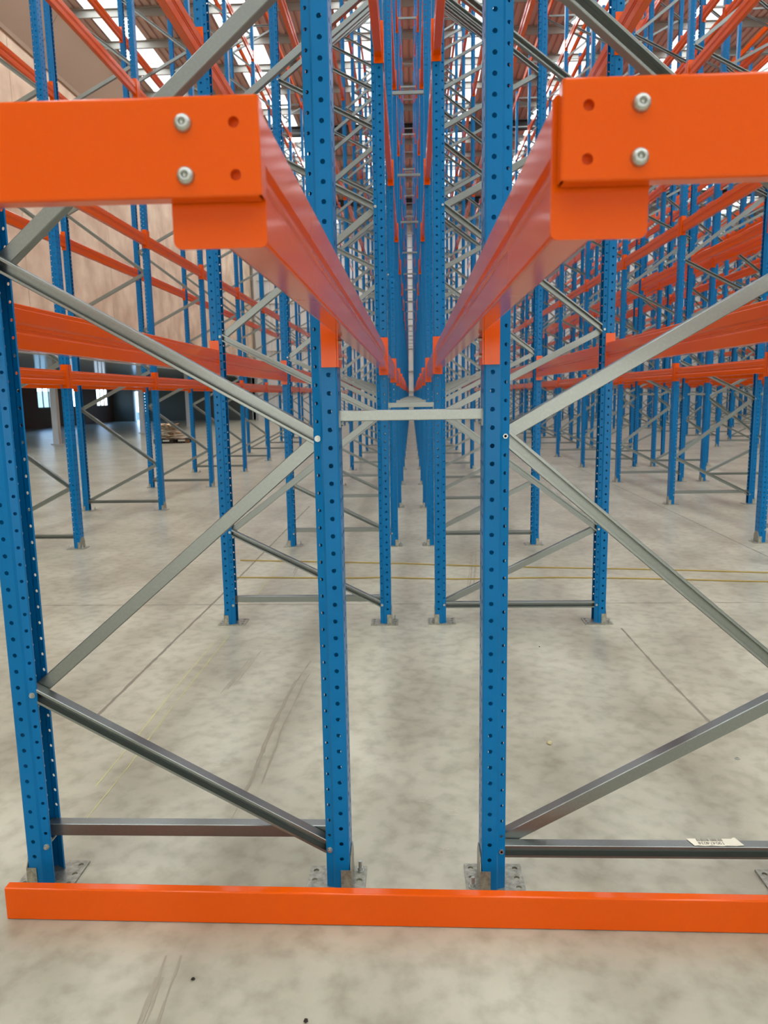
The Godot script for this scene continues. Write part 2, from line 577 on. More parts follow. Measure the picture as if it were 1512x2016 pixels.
func _ready() -> void:
	rng.seed = 7
	# camera
	cam = Camera3D.new()
	cam.name = "camera"
	cam.fov = 2 * rad_to_deg(atan(1008.0 / 1449.95))
	cam.near = 0.05
	cam.far = 300
	cam.transform = Transform3D(Basis(Vector3.UP, 0.0391) * Basis(Vector3.RIGHT, -0.1567) * Basis(Vector3.BACK, -0.0164), Vector3(0.002, 1.4955, 2.0417))
	add_child(cam)
	cam.current = true
	var att := CameraAttributesPhysical.new()
	att.frustum_focal_length = 17.26
	att.exposure_aperture = 4.6
	att.frustum_focus_distance = 2.3
	cam.attributes = att
	# sky and exposure
	var we := WorldEnvironment.new()
	we.name = "environment"
	var env := Environment.new()
	env.background_mode = Environment.BG_SKY
	var sky := Sky.new()
	var sm := ProceduralSkyMaterial.new()
	sm.sky_top_color = Color(0.42, 0.62, 0.86)
	sm.sky_horizon_color = Color(0.80, 0.90, 0.97)
	sm.ground_bottom_color = Color(0.5, 0.5, 0.48)
	sm.ground_horizon_color = Color(0.7, 0.72, 0.72)
	sm.sky_energy_multiplier = 1.0
	sky.sky_material = sm
	env.sky = sky
	env.background_energy_multiplier = 10.0
	env.tonemap_mode = Environment.TONE_MAPPER_LINEAR
	env.tonemap_exposure = 1.0
	env.sdfgi_enabled = true
	env.ssao_enabled = true
	env.ssil_enabled = true
	we.environment = env
	add_child(we)
	# daylight through the nine rooflight strips
	const LIGHT := 112.0
	for k in 9:
		var l := AreaLight3D.new()
		l.name = "skylight_light_%d" % k
		l.area_size = Vector2(1.05, BACK - FAR - 2.0)
		l.area_normalize_energy = true
		l.light_energy = LIGHT
		l.light_color = Color(0.97, 0.985, 1.0)
		l.area_range = 60
		l.area_attenuation = 2.0
		l.shadow_enabled = true
		add_child(l)
		l.position = Vector3(sky_x(k), ROOF - 0.03, (BACK + FAR) / 2)
		l.rotation = Vector3(-PI / 2, 0, 0)
	# daylight from the open dock door behind the camera
	var dl := AreaLight3D.new()
	dl.name = "dock_door_light"
	dl.area_size = Vector2(19.5, 4.0)
	dl.area_normalize_energy = true
	dl.light_energy = 46.0
	dl.light_color = Color(1.0, 0.975, 0.94)
	dl.area_range = 60
	dl.area_attenuation = 2.0
	dl.shadow_enabled = true
	add_child(dl)
	dl.position = Vector3(0.5, 2.25, BACK - 0.1)
	make_materials()
	build_hall()
	build_annex()
	build_meshes()
	build_frames()
	build_front()
	build_beams()
	build_spacers()
	build_floor_marks()
	build_small_things()


func sky_x(k: int) -> float:
	return -8.63 + 3.53 * k


# ------------------------------------------------------------------ the hall
func build_hall() -> void:
	start()
	box(Vector3(-24, -0.3, FAR - 3), Vector3(WALL_R + 0.3, 0, BACK + 0.3))
	var floor_ := structure("floor", "polished pale concrete warehouse floor", finish(), M["polished concrete floor"])
	floor_.set_meta("kind", "structure")
	# roof: ribbed sheets between rooflight strips, purlins across, girders
	var roof := structure("ceiling", "ribbed brown-grey metal roof with white rooflight strips and steel purlins")
	var edges := [WALL_L + 1.0]
	for k in 9:
		edges.append(sky_x(k) - 0.55); edges.append(sky_x(k) + 0.55)
	edges.append(WALL_R + 0.2)
	for i in edges.size() - 1:
		var x0: float = edges[i]; var x1: float = edges[i + 1]
		if x1 - x0 < 0.02: continue
		var n := maxi(2, roundi((x1 - x0) / 0.22))
		var w := (x1 - x0) / n
		var o := PackedVector2Array()
		for k in n:
			var x := x0 + w * k
			o.append_array(PackedVector2Array([Vector2(x, 0), Vector2(x + w * 0.62, 0), Vector2(x + w * 0.70, 0.05), Vector2(x + w * 0.92, 0.05)]))
		o.append(Vector2(x1, 0))
		start()
		if i % 2 == 1:
			prism(PackedVector2Array([Vector2(x0, 0), Vector2(x1, 0), Vector2(x1, 0.05), Vector2(x0, 0.05)]), Vector3(0, ROOF, BACK), Vector3.RIGHT, Vector3.UP, Vector3.FORWARD, BACK - FAR)
			part("skylight", finish(), M["skylight sheet"], roof)
		else:
			var back := o.duplicate()
			back.append(Vector2(x1, 0.12)); back.append(Vector2(x0, 0.12))
			prism(back, Vector3(0, ROOF, BACK), Vector3.RIGHT, Vector3.UP, Vector3.FORWARD, BACK - FAR)
			part("roof_sheet", finish(), M["roof sheet"], roof)
	# purlins: zed sections under the sheets
	start()
	var zed := thick(PackedVector2Array([Vector2(0.07, -0.012), Vector2(0.07, 0.0), Vector2(0.0, 0.0), Vector2(0.0, -0.2), Vector2(-0.07, -0.2), Vector2(-0.07, -0.188)]), 0.004)
	prism(zed, Vector3(WALL_L + 1.0, ROOF - 0.035, 0), Vector3.BACK, Vector3.UP, Vector3.RIGHT, WALL_R - WALL_L - 1.0)
	var pm := finish()
	var z := 14.0
	while z > FAR + 0.5:
		part("purlin", pm, M["purlin steel"], roof, Vector3(0, 0, z))
		z -= 1.92
	start()
	var ib := PackedVector2Array([Vector2(-0.09, 0), Vector2(0.09, 0), Vector2(0.09, 0.012), Vector2(0.006, 0.012), Vector2(0.006, 0.33), Vector2(0.09, 0.33), Vector2(0.09, 0.345), Vector2(-0.09, 0.345), Vector2(-0.09, 0.33), Vector2(-0.006, 0.33), Vector2(-0.006, 0.012), Vector2(-0.09, 0.012)])
	prism(ib, Vector3(WALL_L + 1.0, 0, 0), Vector3.BACK, Vector3.UP, Vector3.RIGHT, WALL_R - WALL_L - 1.0)
	var gm := finish()
	for gz in [-29.6, -41.0]:
		part("girder", gm, M["dark girder"], roof, Vector3(0, ROOF - 0.6, gz))
	# left wall: cast panels above the open annex, a white edge beam under them, a sloping cream cove above
	var wl := structure("wall_left", "tall cream cast concrete panel wall above the open annex")
	var n := 11
	var zz := BACK
	var pw := (BACK - FAR) / n
	for k in n:
		start()
		box(Vector3(WALL_L - 0.25, 3.0, zz - pw + 0.012), Vector3(WALL_L, 11.1, zz - 0.012), 0.0)
		part("concrete_panel", finish(), M["cast concrete wall"], wl)
		zz -= pw
	start()
	box(Vector3(WALL_L - 0.3, 3.0, FAR), Vector3(WALL_L - 0.255, 12.7, BACK))
	part("panel_backing", finish(), M["cream lining"], wl)
	start()
	box(Vector3(WALL_L - 0.3, 2.84, FAR), Vector3(WALL_L + 0.02, 2.995, BACK), 0.005)
	part("edge_beam", finish(), M["white steel"], wl)
	var cove := structure("trim_1", "sloping cream eaves lining between the left wall and the roof")
	var cz := BACK
	while cz > FAR + 0.1:
		var z1 := maxf(cz - 6.2, FAR)
		start()
		prism(PackedVector2Array([Vector2(WALL_L - 0.25, 11.1), Vector2(WALL_L + 0.06, 11.1), Vector2(WALL_L + 0.10, 11.2), Vector2(WALL_L + 1.02, ROOF + 0.02), Vector2(WALL_L + 1.02, ROOF + 0.14), Vector2(WALL_L - 0.25, 11.35)]), Vector3(0, 0, cz - 0.01), Vector3.RIGHT, Vector3.UP, Vector3.FORWARD, cz - z1 - 0.02)
		part("lining_panel", finish(), M["cream lining"], cove)
		cz = z1
	# far wall: ribbed white sheeting on rails
	var wf := structure("wall_far", "white ribbed sheeting on the far end wall with horizontal rails")
	ribbed_wall(wf, WALL_L - 0.25, WALL_R, FAR, -1.0)
	for h in [1.75, 3.1, 4.6, 6.1, 7.7, 9.2, 10.7]:
		start()
		box(Vector3(WALL_L, h, FAR), Vector3(WALL_R, h + 0.14, FAR + 0.09), 0.004)
		part("rail", finish(), M["white steel"], wf)
	for px in [-10.3, -2.1, 6.2, 14.4, 22.0]:
		start()
		prism(ib, Vector3(px, 0, FAR + 0.4), Vector3.RIGHT, Vector3.FORWARD, Vector3.UP, ROOF)
		part("wall_post", finish(), M["white steel"], wf)
	var wr := structure("wall_right", "white sheeting on the right side wall")
	start()
	box(Vector3(WALL_R, 0, FAR - 0.3), Vector3(WALL_R + 0.3, ROOF + 0.2, BACK))
	part("wall_sheet", finish(), M["white cladding"], wr)
	var wb := structure("wall_back", "white sheeting on the wall behind the camera")
	start()
	box(Vector3(-24, 0, BACK), Vector3(WALL_R + 0.3, ROOF + 0.2, BACK + 0.3))
	part("wall_sheet", finish(), M["white cladding"], wb)
	var dd := structure("door_2", "wide glowing daylight dock door in the wall behind the camera")
	start()
	box(Vector3(-9.3, 0.2, BACK - 0.07), Vector3(10.3, 4.3, BACK - 0.02))
	part("window_panel", finish(), M["door panel"], dd)
	start()
	for e in [[-9.45, 0.0, -9.3, 4.45], [10.3, 0.0, 10.45, 4.45], [-9.45, 4.3, 10.45, 4.45], [-9.45, 0.0, 10.45, 0.2]]:
		box(Vector3(e[0], e[1], BACK - 0.09), Vector3(e[2], e[3], BACK))
	part("door_frame", finish(), M["white steel"], dd)

func ribbed_wall(root: Node3D, x0: float, x1: float, z: float, out: float) -> void:
	var sheets := 6
	for s in sheets:
		var a := lerpf(x0, x1, float(s) / sheets)
		var b := lerpf(x0, x1, float(s + 1) / sheets)
		var n := roundi((b - a) / 0.3)
		var w := (b - a) / n
		var o := PackedVector2Array()
		for k in n:
			var x := a + w * k
			o.append_array(PackedVector2Array([Vector2(x, 0), Vector2(x + w * 0.6, 0), Vector2(x + w * 0.68, 0.035 * out), Vector2(x + w * 0.92, 0.035 * out)]))
		o.append(Vector2(b, 0))
		o.append(Vector2(b, 0.2 * out)); o.append(Vector2(a, 0.2 * out))
		start()
		prism(o, Vector3(0, 0, z), Vector3.RIGHT, Vector3.BACK, Vector3.UP, ROOF + 0.2)
		part("wall_sheet", finish(), M["white cladding"], root)


# the low open room under the left wall, with windows and a door to the yard
func build_annex() -> void:
	const AX := -20.8
	const AZ := -49.2
	var ceil := structure("ceiling_annex", "low glossy grey soffit over the annex on the left")
	start()
	box(Vector3(AX, 2.9, AZ), Vector3(WALL_L - 0.3, 3.15, BACK))
	part("soffit", finish(), M["glossy soffit"], ceil)
	# outer wall with window openings
	var wa := structure("wall_annex", "dark brown annex wall with small-paned windows")
	var wins := [[-7.0, -1.0], [-15.5, -9.5], [-24.0, -18.0], [-32.0, -26.5], [-40.75, -38.7], [-43.6, -42.0], [-48.4, -46.5]]
	var sills := [0.15, 0.15, 0.15, 0.15, 1.1, 1.1, 1.1]
	var head := 2.55
	var zc := BACK
	start()
	for i in range(wins.size()):
		var w: Array = wins[i]
		var sill: float = sills[i]
		box(Vector3(AX - 0.1, 0, w[1]), Vector3(AX, 2.9, zc))
		box(Vector3(AX - 0.1, 0, w[0]), Vector3(AX, sill, w[1]))
		box(Vector3(AX - 0.1, head, w[0]), Vector3(AX, 2.9, w[1]))
		zc = w[0]
	box(Vector3(AX - 0.1, 0, AZ), Vector3(AX, 2.9, zc))
	part("wall_body", finish(), M["brown wall"], wa)
	for i in range(wins.size()):
		var w: Array = wins[i]
		var sill: float = sills[i]
		var wn := structure("window_%d" % (i + 1), "small paned window with black glazing bars in the brown annex wall")
		start()
		var x0 := AX - 0.05; var x1 := AX + 0.005
		var wide: float = w[1] - w[0]
		box(Vector3(x0, sill, w[0]), Vector3(x1, sill + 0.05, w[1]))
		box(Vector3(x0, head - 0.05, w[0]), Vector3(x1, head, w[1]))
		box(Vector3(x0, sill, w[0]), Vector3(x1, head, w[0] + 0.05))
		box(Vector3(x0, sill, w[1] - 0.05), Vector3(x1, head, w[1]))
		box(Vector3(x0, head - 0.35, w[0]), Vector3(x1, head - 0.32, w[1]))
		var panes := 3 if wide < 3.0 else 6
		for k in panes - 1:
			var zk: float = w[0] + wide * (k + 1) / panes
			box(Vector3(x0, sill, zk - 0.02), Vector3(x1, head, zk + 0.02))
		part("window_frame", finish(), M["window frame"], wn)
		for k in panes:
			start()
			box(Vector3(AX - 0.026, sill + 0.05, w[0] + wide * k / panes), Vector3(AX - 0.022, head - 0.05, w[0] + wide * (k + 1) / panes))
			part("pane", finish(), M["window glass"], wn)
	# end wall with a doorway
	var we := structure("wall_annex_end", "dark green-grey end wall of the annex with an open doorway")
	start()
	var d0 := -19.35; var d1 := -18.25
	box(Vector3(AX, 0, AZ - 0.25), Vector3(d0, 2.9, AZ))
	box(Vector3(d0, 2.15, AZ - 0.25), Vector3(d1, 2.9, AZ))
	box(Vector3(d1, 0, AZ - 0.25), Vector3(WALL_L - 0.25, 2.9, AZ))
	part("wall_body", finish(), M["green grey wall"], we)
	var dr := structure("door_1", "open white framed doorway in the dark annex end wall")
	start()
	box(Vector3(d0, 0, AZ - 0.28), Vector3(d0 + 0.09, 2.15, AZ + 0.04))
	box(Vector3(d1 - 0.09, 0, AZ - 0.28), Vector3(d1, 2.15, AZ + 0.04))
	box(Vector3(d0, 2.06, AZ - 0.28), Vector3(d1, 2.15, AZ + 0.04))
	part("door_frame", finish(), M["white steel"], dr)
	start()
	box(Vector3(d1 - 0.06, 0.02, AZ - 1.15), Vector3(d1 - 0.015, 2.05, AZ - 0.2), 0.004)
	var leaf := part("door_leaf", finish(), M["white cladding"], dr)
	start()
	cylinder(Vector3(d1 - 0.06, 1.05, AZ - 1.05), Vector3.LEFT, 0.03, 0.05, 10)
	part("door_handle", finish(), M["zinc plated bolt"], leaf)
	# the closing wall between annex and far wall
	start()
	box(Vector3(WALL_L - 0.3, 0, AZ - 0.25), Vector3(WALL_L, 3.0, FAR))
	structure("wall_stub", "short wall between the annex and the far end wall", finish(), M["white cladding"])
	# columns
	for c in [[-12.3, -23.2, "nearest, with its foot left of the blue frames"], [-12.2, -31.2, "second from the front, in front of the doorway wall"], [-12.2, -38.2, "third from the front, right of the cardboard pallet"], [-12.3, -15.0, "hidden behind the near left rack"]]:
		start()
		prism(PackedVector2Array([Vector2(-0.1, -0.1), Vector2(0.1, -0.1), Vector2(0.1, -0.085), Vector2(0.006, -0.085), Vector2(0.006, 0.085), Vector2(0.1, 0.085), Vector2(0.1, 0.1), Vector2(-0.1, 0.1), Vector2(-0.1, 0.085), Vector2(-0.006, 0.085), Vector2(-0.006, -0.085), Vector2(-0.1, -0.085)]), Vector3.ZERO, Vector3.RIGHT, Vector3.BACK, Vector3.UP, 2.9)
		var shaft := finish()
		var col := thing("column", "white steel annex column, " + c[2], "column", Vector3(c[0], 0, c[1]), 0, "white annex columns")
		part("shaft", shaft, M["white steel"], col)
		start()
		box(Vector3(-0.16, 0, -0.16), Vector3(0.16, 0.02, 0.16))
		part("base_plate", finish(), M["white steel"], col)
		start()
		prism(PackedVector2Array([Vector2(-0.1, 2.9), Vector2(-0.1, 2.55), Vector2(0.1, 2.55), Vector2(0.42, 2.9)]), Vector3(0, 0, -0.006), Vector3.RIGHT, Vector3.UP, Vector3.BACK, 0.012)
		part("haunch", finish(), M["white steel"], col)
	# the yard outside
	start()
	box(Vector3(-60, -0.4, -90), Vector3(-21.1, -0.05, BACK + 10))
	var yard := structure("floor_yard", "pale ground of the yard outside the windows", finish(), M["yard"])
	start()
	box(Vector3(-60, -0.4, -90), Vector3(-10, -0.05, AZ - 0.25))
	part("apron", finish(), M["yard"], yard)
	start()
	for k in 60:
		box(Vector3(-40.1, 0, -80 + k * 1.1), Vector3(-40, 2.6, -79.0 + k * 1.1))
	var fence := solo("fence", finish(), M["pale fence"], "pale boarded fence across the yard, seen through the windows", "fence")
	fence.position.y = -0.05
	car(Vector3(-25.2, -0.05, -44.6))

func car(at: Vector3) -> void:
	var c := thing("car", "teal car parked outside the leftmost annex window", "car", at, 0.1)
	var side := PackedVector2Array([Vector2(-2.1, 0.3), Vector2(-2.15, 0.75), Vector2(-1.95, 0.95), Vector2(-1.1, 1.02), Vector2(-0.45, 1.44), Vector2(0.2, 1.52), Vector2(0.95, 1.48), Vector2(1.65, 1.05), Vector2(2.05, 0.98), Vector2(2.12, 0.6), Vector2(2.05, 0.3)])
	start()
	prism(side, Vector3(-0.85, 0, 0), Vector3.BACK, Vector3.UP, Vector3.RIGHT, 1.7)
	part("body", finish(), M["teal car paint"], c)
	for s in [-0.856, 0.851]:
		start()
		prism(PackedVector2Array([Vector2(-0.95, 1.05), Vector2(-0.4, 1.4), Vector2(0.2, 1.46), Vector2(0.2, 1.05)]), Vector3(s, 0, 0), Vector3.BACK, Vector3.UP, Vector3.RIGHT, 0.005)
		part("side_window", finish(), M["car glass"], c)
		start()
		prism(PackedVector2Array([Vector2(0.28, 1.05), Vector2(0.28, 1.46), Vector2(0.85, 1.42), Vector2(1.4, 1.05)]), Vector3(s, 0, 0), Vector3.BACK, Vector3.UP, Vector3.RIGHT, 0.005)
		part("side_window", finish(), M["car glass"], c)
	for z in [-1.3, 1.3]:
		for s in [-0.87, 0.67]:
			start()
			cylinder(Vector3(s, 0.32, z), Vector3.RIGHT, 0.32, 0.2, 20)
			part("wheel", finish(), M["rubber"], c)


# ------------------------------------------------------------------ the racking
func build_meshes() -> void:
	for d in 3: meshes["upright_%d" % d] = upright_mesh(d)
	meshes["bolt_1"] = bolt_mesh(false)
	meshes["bolt_2"] = bolt_mesh(true)
	meshes["base_fine"] = base_mesh(true)
	meshes["base_plain"] = base_mesh(false)
	meshes["shoe"] = shoe_mesh()
	meshes["anchor"] = anchor_mesh()
	meshes["section_near"] = section_mesh(PITCH - 0.108, true)
	meshes["section_far"] = section_mesh(PITCH - 0.108, false)
	for s in [1, -1]:
		meshes["connector_%d" % s] = connector_mesh(s, true)

# every rack row: name, x of its aisle-side web, direction from there to its back, first frame
func rows() -> Array:
	var out := [["rack beyond the left aisle", -3.385, -1, 1], ["left middle rack", -GAP - DEPTH, 1, 1], ["right middle rack", GAP + DEPTH, -1, 1]]
	var x := 3.405
	var names := ["first rack beyond the right aisle", "second rack beyond the right aisle", "third rack beyond the right aisle", "fourth rack beyond the right aisle", "fifth rack beyond the right aisle", "sixth rack beyond the right aisle", "seventh rack beyond the right aisle", "eighth rack beyond the right aisle"]
	for i in 8:
		if i % 2 == 0:
			out.append([names[i], x, 1, 1])
			x += DEPTH + GAP * 2 + DEPTH
		else:
			out.append([names[i], x, -1, 1])
			x += 2.22
	return out

func build_frames() -> void:
	var protos := {}
	var all := rows()
	for r in all.size():
		var row: Array = all[r]
		for k in range(1, LAST + 1):
			var z := face_z(k) - 0.05
			var xa: float = row[1]
			var xb: float = xa + DEPTH * row[2]
			if r > 0 and share_in_view(Vector3(xa, 0, z), Vector3(xa, FRAME_H, z)) + share_in_view(Vector3(xb, 0, z), Vector3(xb, FRAME_H, z)) == 0.0:
				continue
			if r == 0 and k > 1 and share_in_view(Vector3(xa, 0, z), Vector3(xa, FRAME_H, z)) == 0.0:
				continue
			var lod := 0
			if r in [1, 2]: lod = 2 if k == 1 else (1 if k <= 6 else 0)
			elif r in [0, 3]: lod = 1 if k <= 6 else 0
			elif r == 4: lod = 1 if k <= 5 else 0
			var key := "%d_%s" % [lod, "l" if row[2] > 0 else "r"]
			var root: Node3D
			var label: String = "%s perforated blue frame from the front, %s" % [ORD[k - 1], row[0]]
			if protos.has(key):
				root = protos[key].duplicate()
				root.name = numbered("rack_frame")
				add_child(root, true)
				tag(root, label, "rack frame", "frames of the pallet racks")
			else:
				root = thing("rack_frame", label, "rack frame", Vector3.ZERO, 0, "frames of the pallet racks")
				fill_frame(root, DEPTH, 0.163 if row[2] > 0 else 0.125, lod)
				protos[key] = root
			root.position = Vector3(xa, 0, z)
			root.rotation.y = 0.0 if row[2] > 0 else PI

# the two narrower frames nearest the camera with what hangs on them
func build_front() -> void:
	for s in [-1, 1]:
		var root := thing("rack_frame", "front blue frame with perforated uprights nearest the camera, %s of the gap" % ("left" if s < 0 else "right"), "rack frame", Vector3(1.2006 * s, 0, -0.05), 0.0 if s < 0 else PI, "frames of the pallet racks")
		fill_frame(root, 1.0006, 0.163 if s < 0 else 0.125, 2)
	# orange bracket on the face of each inner upright
	for s in [-1, 1]:
		start()
		var x : float = 0.2 * s
		box(Vector3(minf(x, x + 0.042 * s), 1.574, 0.001), Vector3(maxf(x, x + 0.042 * s), 1.83, 0.005))
		box(Vector3(minf(x - 0.001 * s, x - 0.005 * s), 1.574, -0.09), Vector3(maxf(x - 0.001 * s, x - 0.005 * s), 1.83, 0.005))
		var b := thing("angle_bracket", "orange angle bracket on the front %s inner upright under the long beam" % ("left" if s < 0 else "right"), "bracket", Vector3.ZERO, 0, "orange brackets on the front uprights")
		part("plate", finish(), M["orange powder coat"], b)
		start()
		for h in [1.60, 1.645]:
			cylinder(Vector3(x - 0.005 * s, h, -0.03), Vector3(-s, 0, 0), 0.006, 0.008, 6)
		part("bolt", finish(), M["zinc plated bolt"], b)
	# long beams that run past the front frames
	for h in 2:
		for s in [-1, 1]:
			for inner in [true, false]:
				var web: float = (GAP if inner else GAP + DEPTH) * s
				var into: float = s if inner else -s
				var where := "%s %s beam running past the front frame at the %s level" % ["left" if s < 0 else "right", "gap-side" if inner else "aisle-side", "first" if h == 0 else "second"]
				var zf := 1.222 if h == 0 else 1.5
				var b := thing("long_beam", "long glossy orange " + where, "rack beam", Vector3(web + 0.028 * into, LEVELS[h] + 0.005, zf), 0, "long beams over the front frames")
				part("box_section", section_mesh(zf - (FACE_Z + 0.004), true), M["orange powder coat"], b)
				part("end_connector", meshes["connector_%d" % int(-into)], M["orange powder coat"], b, Vector3(0, 0, -(zf - FACE_Z - 0.001)))
				if h == 0:
					start()
					var lo := Vector3(-0.078 if s < 0 else -0.023, -0.001, -0.001)
					if not inner: lo.x = -0.023 if s < 0 else -0.078
					prism(rounded(lo.x, lo.x + 0.101, lo.y, lo.y + 0.143, 0.008, 4), Vector3(0, 0, -0.001), Vector3.RIGHT, Vector3.UP, Vector3.BACK, 0.005)
					part("end_plate", finish(), M["orange powder coat"], b)
	# short cross beams bolted to the ends of the long ones
	for s in [-1, 1]:
		var xi := 0.149 if s < 0 else 0.155
		var xo := GAP + DEPTH + 0.02
		var y0 := 1.700 if s < 0 else 1.7055
		var b := thing("cross_beam", "orange cross beam with silver bolts and holes at the upper %s" % ("left" if s < 0 else "right"), "cross beam", Vector3(0, y0, 1.25), 0, "cross beams at the beam ends")
		cross_beam(b, s, xi, xo)
	# the guard beam on the floor
	start()
	prism(rounded(0, 0.1, -0.03, 0, 0.004, 3), Vector3(-1.193, 0, 0), Vector3.UP, Vector3.BACK, Vector3.RIGHT, 2.38)
	var g := solo("floor_guard", finish(), M["orange powder coat"], "long orange beam lying on the floor in front of the frames", "guard rail", Vector3(0, 0.001, 0.156))
	g.rotation.y = -0.011

func cross_beam(b: Node3D, s: int, xi: float, xo: float) -> void:
	# front sheet with four holes, two of them carrying bolts, folded back along top, bottom and end
	start()
	var h := 0.098
	var rr := 0.003
	var holes := [0.026, 0.0775]
	var ym := h / 2
	for k in 2:
		var y0 := rr if k == 0 else ym
		var y1 := ym if k == 0 else h - rr
		var cy := 0.021 if k == 0 else 0.0715
		var cuts := [0.0, 0.051, 0.11]
		for i in 2:
			var a: float = cuts[i] + (rr if i == 0 else 0.0)
			var u0: float = (xi + a) * s
			var u1: float = (xi + cuts[i + 1]) * s
			holed(Vector3.ZERO, Vector3.RIGHT, Vector3.UP, minf(u0, u1), maxf(u0, u1), y0, y1, Vector2((xi + holes[i]) * s, cy), 0.0057, 24, 0.009)
			cylinder(Vector3((xi + holes[i]) * s, cy, -0.0092), Vector3.BACK, 0.0062, 0.0004, 16)
	var ua := (xi + 0.11) * s
	var ub := xo * s
	quad(Vector3(minf(ua, ub), rr, 0), Vector3(maxf(ua, ub), rr, 0), Vector3(maxf(ua, ub), h - rr, 0), Vector3(minf(ua, ub), h - rr, 0))
	# rounded folds
	var lip := PackedVector2Array()
	for i in 4:
		var a := PI / 2 * i / 3.0
		lip.append(Vector2(-rr + rr * cos(a), h - rr + rr * sin(a)))
	lip.append(Vector2(-0.0215, h)); lip.append(Vector2(-0.0215, 0))
	for i in 4:
		var a := PI / 2 * i / 3.0
		lip.append(Vector2(-rr + rr * sin(a), rr - rr * cos(a)))
	var xa := minf((xi + rr) * s, xo * s)
	sheet(lip, Vector3(xa, 0, 0), Vector3.BACK, Vector3.UP, Vector3.RIGHT, xo - xi - rr)
	var end := PackedVector2Array()
	for i in 4:
		var a := PI / 2 * i / 3.0
		end.append(Vector2((xi + rr - rr * sin(a)) * s, -rr + rr * cos(a)))
	end.append(Vector2(xi * s, -0.0215))
	sheet(end, Vector3(0, rr * 0.4, 0), Vector3.RIGHT, Vector3.BACK, Vector3.UP, h - rr * 0.8)
	quad(Vector3(xo * s, 0, 0), Vector3(xo * s, 0, -0.0215), Vector3(xo * s, h, -0.0215), Vector3(xo * s, h, 0))
	part("beam_body", finish(), M["orange powder coat"], b)
	# domed bolt heads with a hexagon socket
	for cy in [0.021, 0.0715]:
		for far in 2:
			start()
			var prof := PackedVector2Array()
			for i in 7:
				var a := PI / 2 * i / 6.0
				prof.append(Vector2(0.0036 + 0.0054 * cos(a), 0.0015 + 0.0058 * sin(a)))
			prof.insert(0, Vector2(0.009, 0.0))
			prof.append(Vector2(0.0034, 0.0058)); prof.append(Vector2(0.003, 0.0040)); prof.append(Vector2(0.0, 0.0040))
			var bx: float = (xi + holes[1]) * s if far == 0 else (xo - 0.05) * s
			lathe(Vector3(bx, cy, 0.0), Vector3.BACK, prof, 24)
			part("bolt", finish(true), M["zinc plated bolt"], b)

func build_beams() -> void:
	# gather every bay beam, rate it by its size in the picture, build the 300 largest one by one
	var list := []
	var all := rows()
	for r in all.size():
		var row: Array = all[r]
		for side in 2:
			var web: float = row[1] + (DEPTH * row[2] if side == 1 else 0.0)
			var into: float = row[2] if side == 0 else -row[2]
			for k in range(1, LAST):
				var z0 := face_z(k) - 0.1
				for lv in LEVELS.size():
					var at := Vector3(web + 0.028 * into, LEVELS[lv], z0 - 0.004)
					var s := share_in_view(at, at + Vector3(0, 0, -PITCH + 0.1))
					if s > 0.0: list.append([s, at, int(-into), r, side, k, lv])
	list.sort_custom(func(a, b): return a[0] > b[0])
	var protos := {}
	var rest := {1: [], -1: []}
	var level_names := ["first", "second", "third", "fourth", "fifth", "top"]
	for i in list.size():
		var e: Array = list[i]
		var fl: int = e[2]
		if i >= 296:
			rest[fl].append(Transform3D(Basis.IDENTITY, e[1]))
			continue
		var near := i < 170
		var side_name := "aisle side"
		if e[4] == 1: side_name = "gap side" if e[3] in [1, 2] else ("wall side" if e[3] == 0 else "back side")
		var label := "%s-level orange beam, %s bay back, %s, %s" % [level_names[e[6]], ORD[e[5] - 1], side_name, all[e[3]][0]]
		var key := "%s_%d" % ["n" if near else "f", fl]
		var o: Node3D
		if protos.has(key):
			o = protos[key].duplicate()
			o.name = numbered("rack_beam")
			add_child(o, true)
			tag(o, label, "rack beam", "bay beams of the pallet racks")
			o.position = e[1]
		else:
			o = thing("rack_beam", label, "rack beam", e[1], 0, "bay beams of the pallet racks")
			part("box_section", meshes["section_near" if near else "section_far"], M["orange powder coat"], o)
			# the connector at the near end hooks on towards +z, the far one towards -z
			part("end_connector", meshes["connector_%d" % -fl], M["orange powder coat"], o, Vector3(0, 0, 0), PI)
			part("end_connector", meshes["connector_%d" % fl], M["orange powder coat"], o, Vector3(0, 0, -(PITCH - 0.108)))
			protos[key] = o
	# the distant rest
	start()
	var far_mesh := {}
	for fl in [1, -1]:
		start()
		var w := 0.0225
		prism(PackedVector2Array([Vector2(-w, 0), Vector2(w, 0), Vector2(w, 0.14), Vector2(-w, 0.14)]), Vector3.ZERO, Vector3.RIGHT, Vector3.UP, Vector3.FORWARD, PITCH - 0.108)
		for z in [0.0, -(PITCH - 0.108)]:
			var o: float = 0.048 if z == 0.0 else -0.048
			box(Vector3(-0.027, -0.032, minf(z, z + o)), Vector3(-0.0245, 0.198, maxf(z, z + o))) if fl < 0 else box(Vector3(0.0285, -0.032, minf(z, z + o)), Vector3(0.0325, 0.198, maxf(z, z + o)))
		far_mesh[fl] = finish()
	for fl in [1, -1]:
		if rest[fl].is_empty(): continue
		var mm := MultiMesh.new()
		mm.transform_format = MultiMesh.TRANSFORM_3D
		mm.mesh = far_mesh[fl]
		mm.instance_count = rest[fl].size()
		for i in rest[fl].size(): mm.set_instance_transform(i, rest[fl][i])
		var mi := MultiMeshInstance3D.new()
		mi.name = "distant_beams" if fl > 0 else "distant_beams_001"
		mi.multimesh = mm
		mi.material_override = M["orange powder coat"]
		add_child(mi, true)
		mi.set_meta("kind", "stuff")
		mi.set_meta("label", "many small orange beams of the farthest racks, hooked %s" % ("on their right side" if fl > 0 else "on their left side"))
		mi.set_meta("category", "rack beams")

